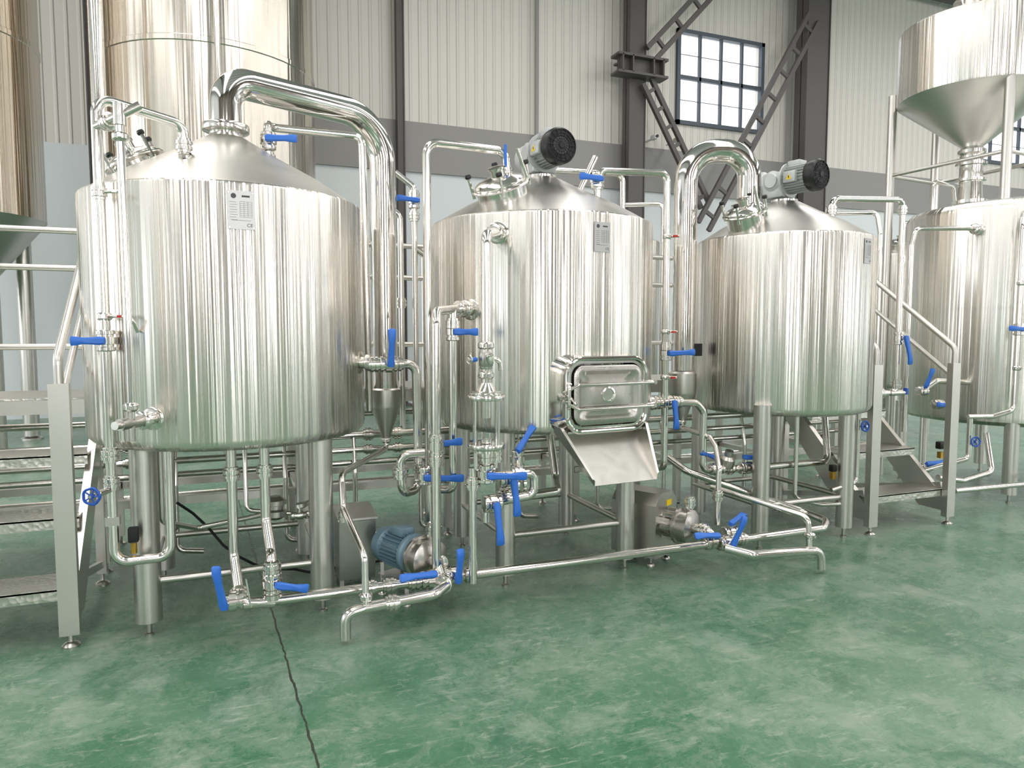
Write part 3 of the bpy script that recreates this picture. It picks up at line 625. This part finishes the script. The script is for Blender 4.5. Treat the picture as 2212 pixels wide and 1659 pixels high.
# ===== stairs & platform
PY0,PY1,PZ=4.95,5.62,1.10
def stairs(name,x0,x1):
    e=empty(name,((x0+x1)/2,4.3,0));cx,cy=(x0+x1)/2,4.3
    b=W(cx,cy)
    for x in(x0,x1):
        b.prism([(x-.02,3.88,.10),(x-.02,4.08,.10),(x-.02,PY0-.03,PZ-.12),(x-.02,PY0-.03,PZ+.02),(x-.02,PY0-.08,PZ+.02),(x-.02,3.88,.22)],(.04,0,0),SAT)
        b.box((x,3.84,.66),(.085,.05,1.2),SAT);b.foot(x,3.84,.07,.04)
        b.beam((x,3.90,.3),(x,4.75,.12),.03,.04,SAT);b.box((x,4.74,.58),(.05,.05,1.02),SAT);b.foot(x,4.74,.08,.04)
    b.obj('frame',e)
    b=W(cx,cy)
    for y,z in((4.0,.27),(4.28,.55),(4.57,.83)):
        b.box(((x0+x1)/2,y,z),(x1-x0,.26,.012),CHK);b.box(((x0+x1)/2,y-.127,z-.025),(x1-x0,.006,.055),CHK);b.box(((x0+x1)/2,y+.127,z-.02),(x1-x0,.006,.045),CHK)
    b.obj('treads',e)
    b=W(cx,cy)
    for x in(x0,x1):
        b.tube([(x,3.84,1.22),(x,3.84,1.38),(x,PY0-.03,2.18)],.021,SAT,.07);b.tube([(x,3.84,1.15),(x,PY0-.03,1.93)],.018,SAT);b.tube([(x,PY0-.03,PZ),(x,PY0-.03,2.18)],.021,SAT)
    b.obj('handrails',e)
stairs('access_stairs',-1.57,-.755);stairs('access_stairs.001',4.37,5.18)
pl=empty('work_platform',(1.3,5.3,0));b=W(1.3,5.3)
PX0,PX1=-3.4,5.7
b.box(((PX0+PX1)/2,(PY0+PY1)/2,PZ),(PX1-PX0,PY1-PY0,.012),CHK);b.obj('deck',pl)
b=W(1.3,5.3)
for y in(PY0+.03,PY1): b.box(((PX0+PX1)/2,y,PZ-.05),(PX1-PX0,.05,.085),SAT)
pxs=[-3.3,-1.58,-.77,.4,1.45,2.5,3.45,4.37,5.18,5.65]
for x in pxs:
    for y in(PY0+.03,PY1): b.box((x,y,.55),(.05,.05,.98),SAT);b.foot(x,y,.08,.035)
    b.box((x,(PY0+PY1)/2,PZ-.05),(.04,PY1-PY0,.06),SAT);b.box((x,(PY0+PY1)/2,.42),(.04,PY1-PY0,.04),SAT)
for y in(PY0+.03,PY1): b.box(((PX0+PX1)/2,y,.42),(PX1-PX0,.05,.05),SAT)
b.obj('frame',pl)
b=W(1.3,5.3)
for z in(2.18,1.93,1.4): b.tube([(PX0,PY1,z),(PX1,PY1,z)],.021,SAT)
for x in pxs: b.tube([(x,PY1,PZ),(x,PY1,2.18)],.021,SAT)
for z in(2.18,1.93,1.4): b.tube([(PX0,PY0,z),(-1.58,PY0,z)],.02,SAT)
b.obj('railing',pl)
b=B()
for y,z,r in((4.86,.80,.027),(4.84,.70,.022),(4.86,.61,.019),(5.68,.85,.025),(5.70,.3,.025)): b.tube([(-3.4,y,z),(5.3,y,z)],r)
for x in(-2.2,-.35,.3,.75,1.2,1.95,2.6,3.2,4.0): b.tube([(x,4.86,.80),(x,4.80,.55),(x,4.8,.14),(x+.15,4.8,.12)],.017,PIPE,.05)
for x in(-.6,.85,1.05,2.75,2.95): b.union((x,4.86,.80),X,.028);b.union((x,4.84,.70),X,.022)
for x,h in((1.2,2.5),(1.1,2.3),(1.32,2.0),(2.78,2.3),(2.92,1.9)): b.tube([(x,4.88,.80),(x,4.9,h),(x-.13,4.9,h+.09)],.021,PIPE,.06)
b.union((1.2,4.9,2.44),Z,.025);b.valve((1.2,4.9,2.40),Z,(0,-1,0),(-1,-.1,.02),.024,.14);b.union((1.2,4.9,2.3),Z,.024);b.union((1.1,4.9,1.7),Z,.024);b.union((2.78,4.9,1.6),Z,.024)
b.obj('supply_pipe_rack')

# ===== large tank far right + hopper
C4=(6.95,4.65);t4=empty('hot_liquor_tank',(C4[0],C4[1],0))
b=B();R=.88
b.lathe((0,0,0),Z,[(.02,.62),(R*.7,.65),(R-.05,.68),(R-.01,.71),(R,.75),(R,1.7)],STEEL,128,False)
b.lathe((0,0,0),Z,[(R,1.7),(R+.001,1.72),(R,1.74),(R,2.56),(R-.01,2.60),(R-.05,2.64)],STEEL,128,False)
b.lathe((0,0,0),Z,[(R-.05,2.64),(R*.6,2.70),(.1,2.74)],CONE,96)
b.obj('shell',t4)
b=B();legs(b,[(C4[0]-.62,C4[1]-.52),(C4[0]+.5,C4[1]-.6),(C4[0]-.6,C4[1]+.6),(C4[0]+.6,C4[1]+.6)],.8,.06,*C4);b.obj('legs',t4)
b=W(*C4)
sideport(b,(6.12,4.38,2.40),(-.95,-.3,0),.03,.05);b.tube([(6.12,4.38,2.40),(6.0,4.36,2.40),(5.52,4.50,2.39),(5.50,4.52,2.25),(5.50,4.52,.62)],.022,PIPE,.06)
b.tube([(6.30,4.10,2.52),(6.16,4.0,2.50),(6.06,3.95,2.36),(6.03,3.93,.85),(5.85,3.98,.80),(5.65,4.05,.80)],.02,PIPE,.07);b.valve((6.04,3.93,1.52),Z,(0,-1,0),(-1,.1,.05),.024,.2)
for z in(1.9,1.2): b.clamp((6.04,3.93,z),Z,.02)
b.tube([(5.45,4.35,.98),(5.62,4.32,1.08),(6.15,4.4,1.05)],.025,PIPE,.05);b.valve((5.42,4.3,1.0),X,(0,-.5,.6),(.3,-.1,.9),.024,.14);b.valve((5.62,4.3,.88),X,(0,-1,0),(-1,-.1,.1),.024,.12);b.valve((5.35,4.2,.36),X,(0,-.6,.6),(.9,-.1,.0),.024,.18)
b.wheel((5.66,3.98,.60),(-.3,-1,.1),.038,DBLUE);b.tube([(5.68,4.05,.8),(5.68,4.05,.45),(5.3,4.15,.36)],.022,PIPE,.05);b.box((5.35,4.05,.5),(.035,.035,.05),BRASS);b.box((5.35,4.05,.58),(.07,.05,.06),BLK,None,.008)
b.tube([(6.1,4.2,.62),(6.05,4.1,.3),(5.7,4.1,.25),(5.4,4.1,.3)],.024,PIPE,.06);b.tube([(5.4,3.95,.22),(7.4,3.85,.22)],.022)
b.tube([(6.35,5.0,2.66),(6.35,5.0,2.95),(6.75,5.1,2.95),(6.8,5.1,2.7)],.018,PIPE,.05)
b.tube([(6.75,4.3,2.7),(6.75,4.3,2.92),(7.3,4.3,2.95)],.02,PIPE,.05)
b.obj('pipework',t4)
C5=(6.72,4.9);hp=empty('grist_hopper',(C5[0],C5[1],0));b=B()
b.lathe((0,0,0),Z,[(.09,3.28),(.66,3.74)],CONE,96,False);b.lathe((0,0,0),Z,[(.66,3.74),(.665,3.76),(.665,4.38),(.66,4.40)],STEEL,96,False)
b.lathe((0,0,0),Z,[(.66,4.40),(.4,4.47),(.2,4.50)],CONE,64)
b.lathe((-.18,-.1,4.42),Z,[(.16,0),(.16,.14),(.18,.145),(.18,.165),(.16,.17),(.001,.18)],PIPE,36)
b.tube([(-.34,-.1,4.5),(-.38,-.1,4.62),(-.1,-.1,4.66)],.01,PIPE,.03)
b.tube([(-.35,-.3,4.45),(-.35,-.3,4.6),(.3,-.4,4.6),(.3,-.4,4.45)],.015,PIPE,.04)
b.lathe((0,0,0),Z,[(.15,2.74),(.15,2.77),(.11,2.775),(.10,2.95),(.13,2.955),(.13,2.975),(.10,2.98),(.10,3.1),(.135,3.105),(.135,3.13),(.1,3.135),(.1,3.2),(.12,3.22),(.12,3.25),(.09,3.28)],PIPE,36)
b.obj('hopper_body',hp)
b=W(*C5)
for x,y,z in((6.35,5.50,.0),(6.42,4.36,2.67),(7.12,4.42,2.67),(7.12,5.6,.0)): b.cyl((x,y,z),(x,y,3.95 if z else 3.9),.042,SAT,seg=24)
b.tube([(6.35,5.50,3.1),(6.42,4.36,3.1),(7.12,4.42,3.1),(7.12,5.6,3.1),(6.35,5.50,3.1)],.018,SAT,.03)
b.obj('support_frame',hp)

# ===== background vessels
def fermenter(name,x,y,R,zc,zt,seam):
    e=empty(name,(x,y,0));b=B()
    b.lathe((0,0,0),Z,[(.12,zc-R*1.15),(R,zc)],CONE,64)
    b.lathe((0,0,0),Z,[(R,zc),(R,seam)],STEELB,96,False);b.lathe((0,0,0),Z,[(R,seam),(R+.012,seam+.01),(R+.012,seam+.07),(R,seam+.08),(R,zt)],STEELB,96,False)
    b.lathe((0,0,0),Z,[(R,zt),(R*.8,zt+R*.25),(.2,zt+R*.45)],CONE,64);b.obj('shell',e)
    b=B()
    for k in range(4):
        a=k*math.pi/2+.75;px,py=R*.86*math.cos(a),R*.86*math.sin(a);b.cyl((px,py,.05),(px,py,zc+.05),.1,SAT,seg=24);b.lathe((px,py,0),Z,[(.14,0),(.14,.02),(.05,.04),(.05,.06)],SAT)
    b.cyl((0,0,zc-R*1.15-.25),(0,0,zc-R*1.15),.06,PIPE);b.tube([(0,0,zc-R*1.15-.2),(0,-R*.5,zc-R*1.15-.2),(.1,-R-.1,zc-R*1.15-.1),(.1,-R-.1,zt)],.035,PIPE,.1);b.obj('legs_and_piping',e)
fermenter('fermentation_tank',-.17,11.,1.38,2.9,9.2,5.0)
fermenter('fermentation_tank.001',-3.35,11.,1.12,2.93,9.2,5.05)
b=B()
b.tube([(-1.36,9.6,.0),(-1.36,9.6,9.)],.08,PIPE,seg=24);b.obj('process_pipe_riser')
def small_tank(name,x,y,R,z0,z1):
    e=empty(name,(x,y,0));s,c=shell(R,z0,z1,z1+R*.3,.12,64);s.obj('shell',e);c.obj('top',e);b=B()
    for k in range(4):
        a=k*math.pi/2+.78;b.cyl((R*.75*math.cos(a),R*.75*math.sin(a),0),(R*.75*math.cos(a),R*.75*math.sin(a),z0+.05),.05,SAT)
    b.tube([(0,-.1,z1+.1),(0,-.1,z1+.5),(.5,-.4,z1+.5),(R*.75,-R*.8,z1+.2),(R*.75,-R*.8,.5)],.03,PIPE,.08)
    manway(b,(-R*.4,-R*.4,z1+.1),(-.2,-.3,1),.16);b.obj('fittings',e)
small_tank('storage_tank',3.3,8.4,.62,.7,2.75);small_tank('storage_tank.001',4.9,8.6,.6,.7,2.7)
small_tank('storage_tank.002',7.6,7.6,.62,.7,2.6);small_tank('storage_tank.003',9.2,7.8,.62,.7,2.6)
for i,x in enumerate((-7,-3.6,3.2,7.,11.)): fermenter('fermentation_tank.%03d'%(2+i),x,-6.6,.75,1.7,4.2,3.0)  # unseen row behind the camera, added for the shells to reflect

# ---------------------------------------------------------------- light
def area(name,loc,rot,sx,sy,e,col=(1,1,1)):
    l=bpy.data.lights.new(name,'AREA');l.shape='RECTANGLE';l.size=sx;l.size_y=sy;l.energy=e;l.color=col
    o=bpy.data.objects.new(name,l);S.collection.objects.link(o);o.location=loc;o.rotation_euler=rot;return o
for i,x in enumerate((-9,-2,5,12,19,27)):
    area('ceiling_fill_lamp' if i==0 else 'ceiling_fill_lamp.%03d'%i,(x,1.5,H-.7),(0,0,0),1.6,19,690,(1,.98,.955))  # overhead fill panels added to light the hall; the roof has no openings
for i,(a,c) in enumerate(fw):
    area('window_fill_lamp' if i==0 else 'window_fill_lamp.%03d'%i,((a+c)/2,YA+.12,4.),(math.radians(90),0,0),2.3,4.9,390,(.99,.99,1))  # lamps added in the front windows to light and streak the tank fronts
area('window_fill_lamp.007',(XA+.12,8.5,4.),(math.radians(90),0,math.radians(-90)),8.8,4.9,420,(.97,.99,1))  # lamp added at a presumed left window to brighten the far-left wall
w=bpy.data.worlds.new('sky');S.world=w;w.use_nodes=True
bg=w.node_tree.nodes['Background'];bg.inputs[0].default_value=(.93,.96,1,1);bg.inputs[1].default_value=2.4
# ---------------------------------------------------------------- camera
cam=bpy.data.cameras.new('camera');cam.sensor_width=36;cam.lens=36*1533/2212;cam.clip_end=200
co=bpy.data.objects.new('camera',cam);S.collection.objects.link(co);co.location=(0,0,1.5)
co.rotation_euler=(math.radians(90-4.2),0,math.radians(-21.5));S.camera=co
S.view_settings.view_transform='Standard';S.view_settings.exposure=0
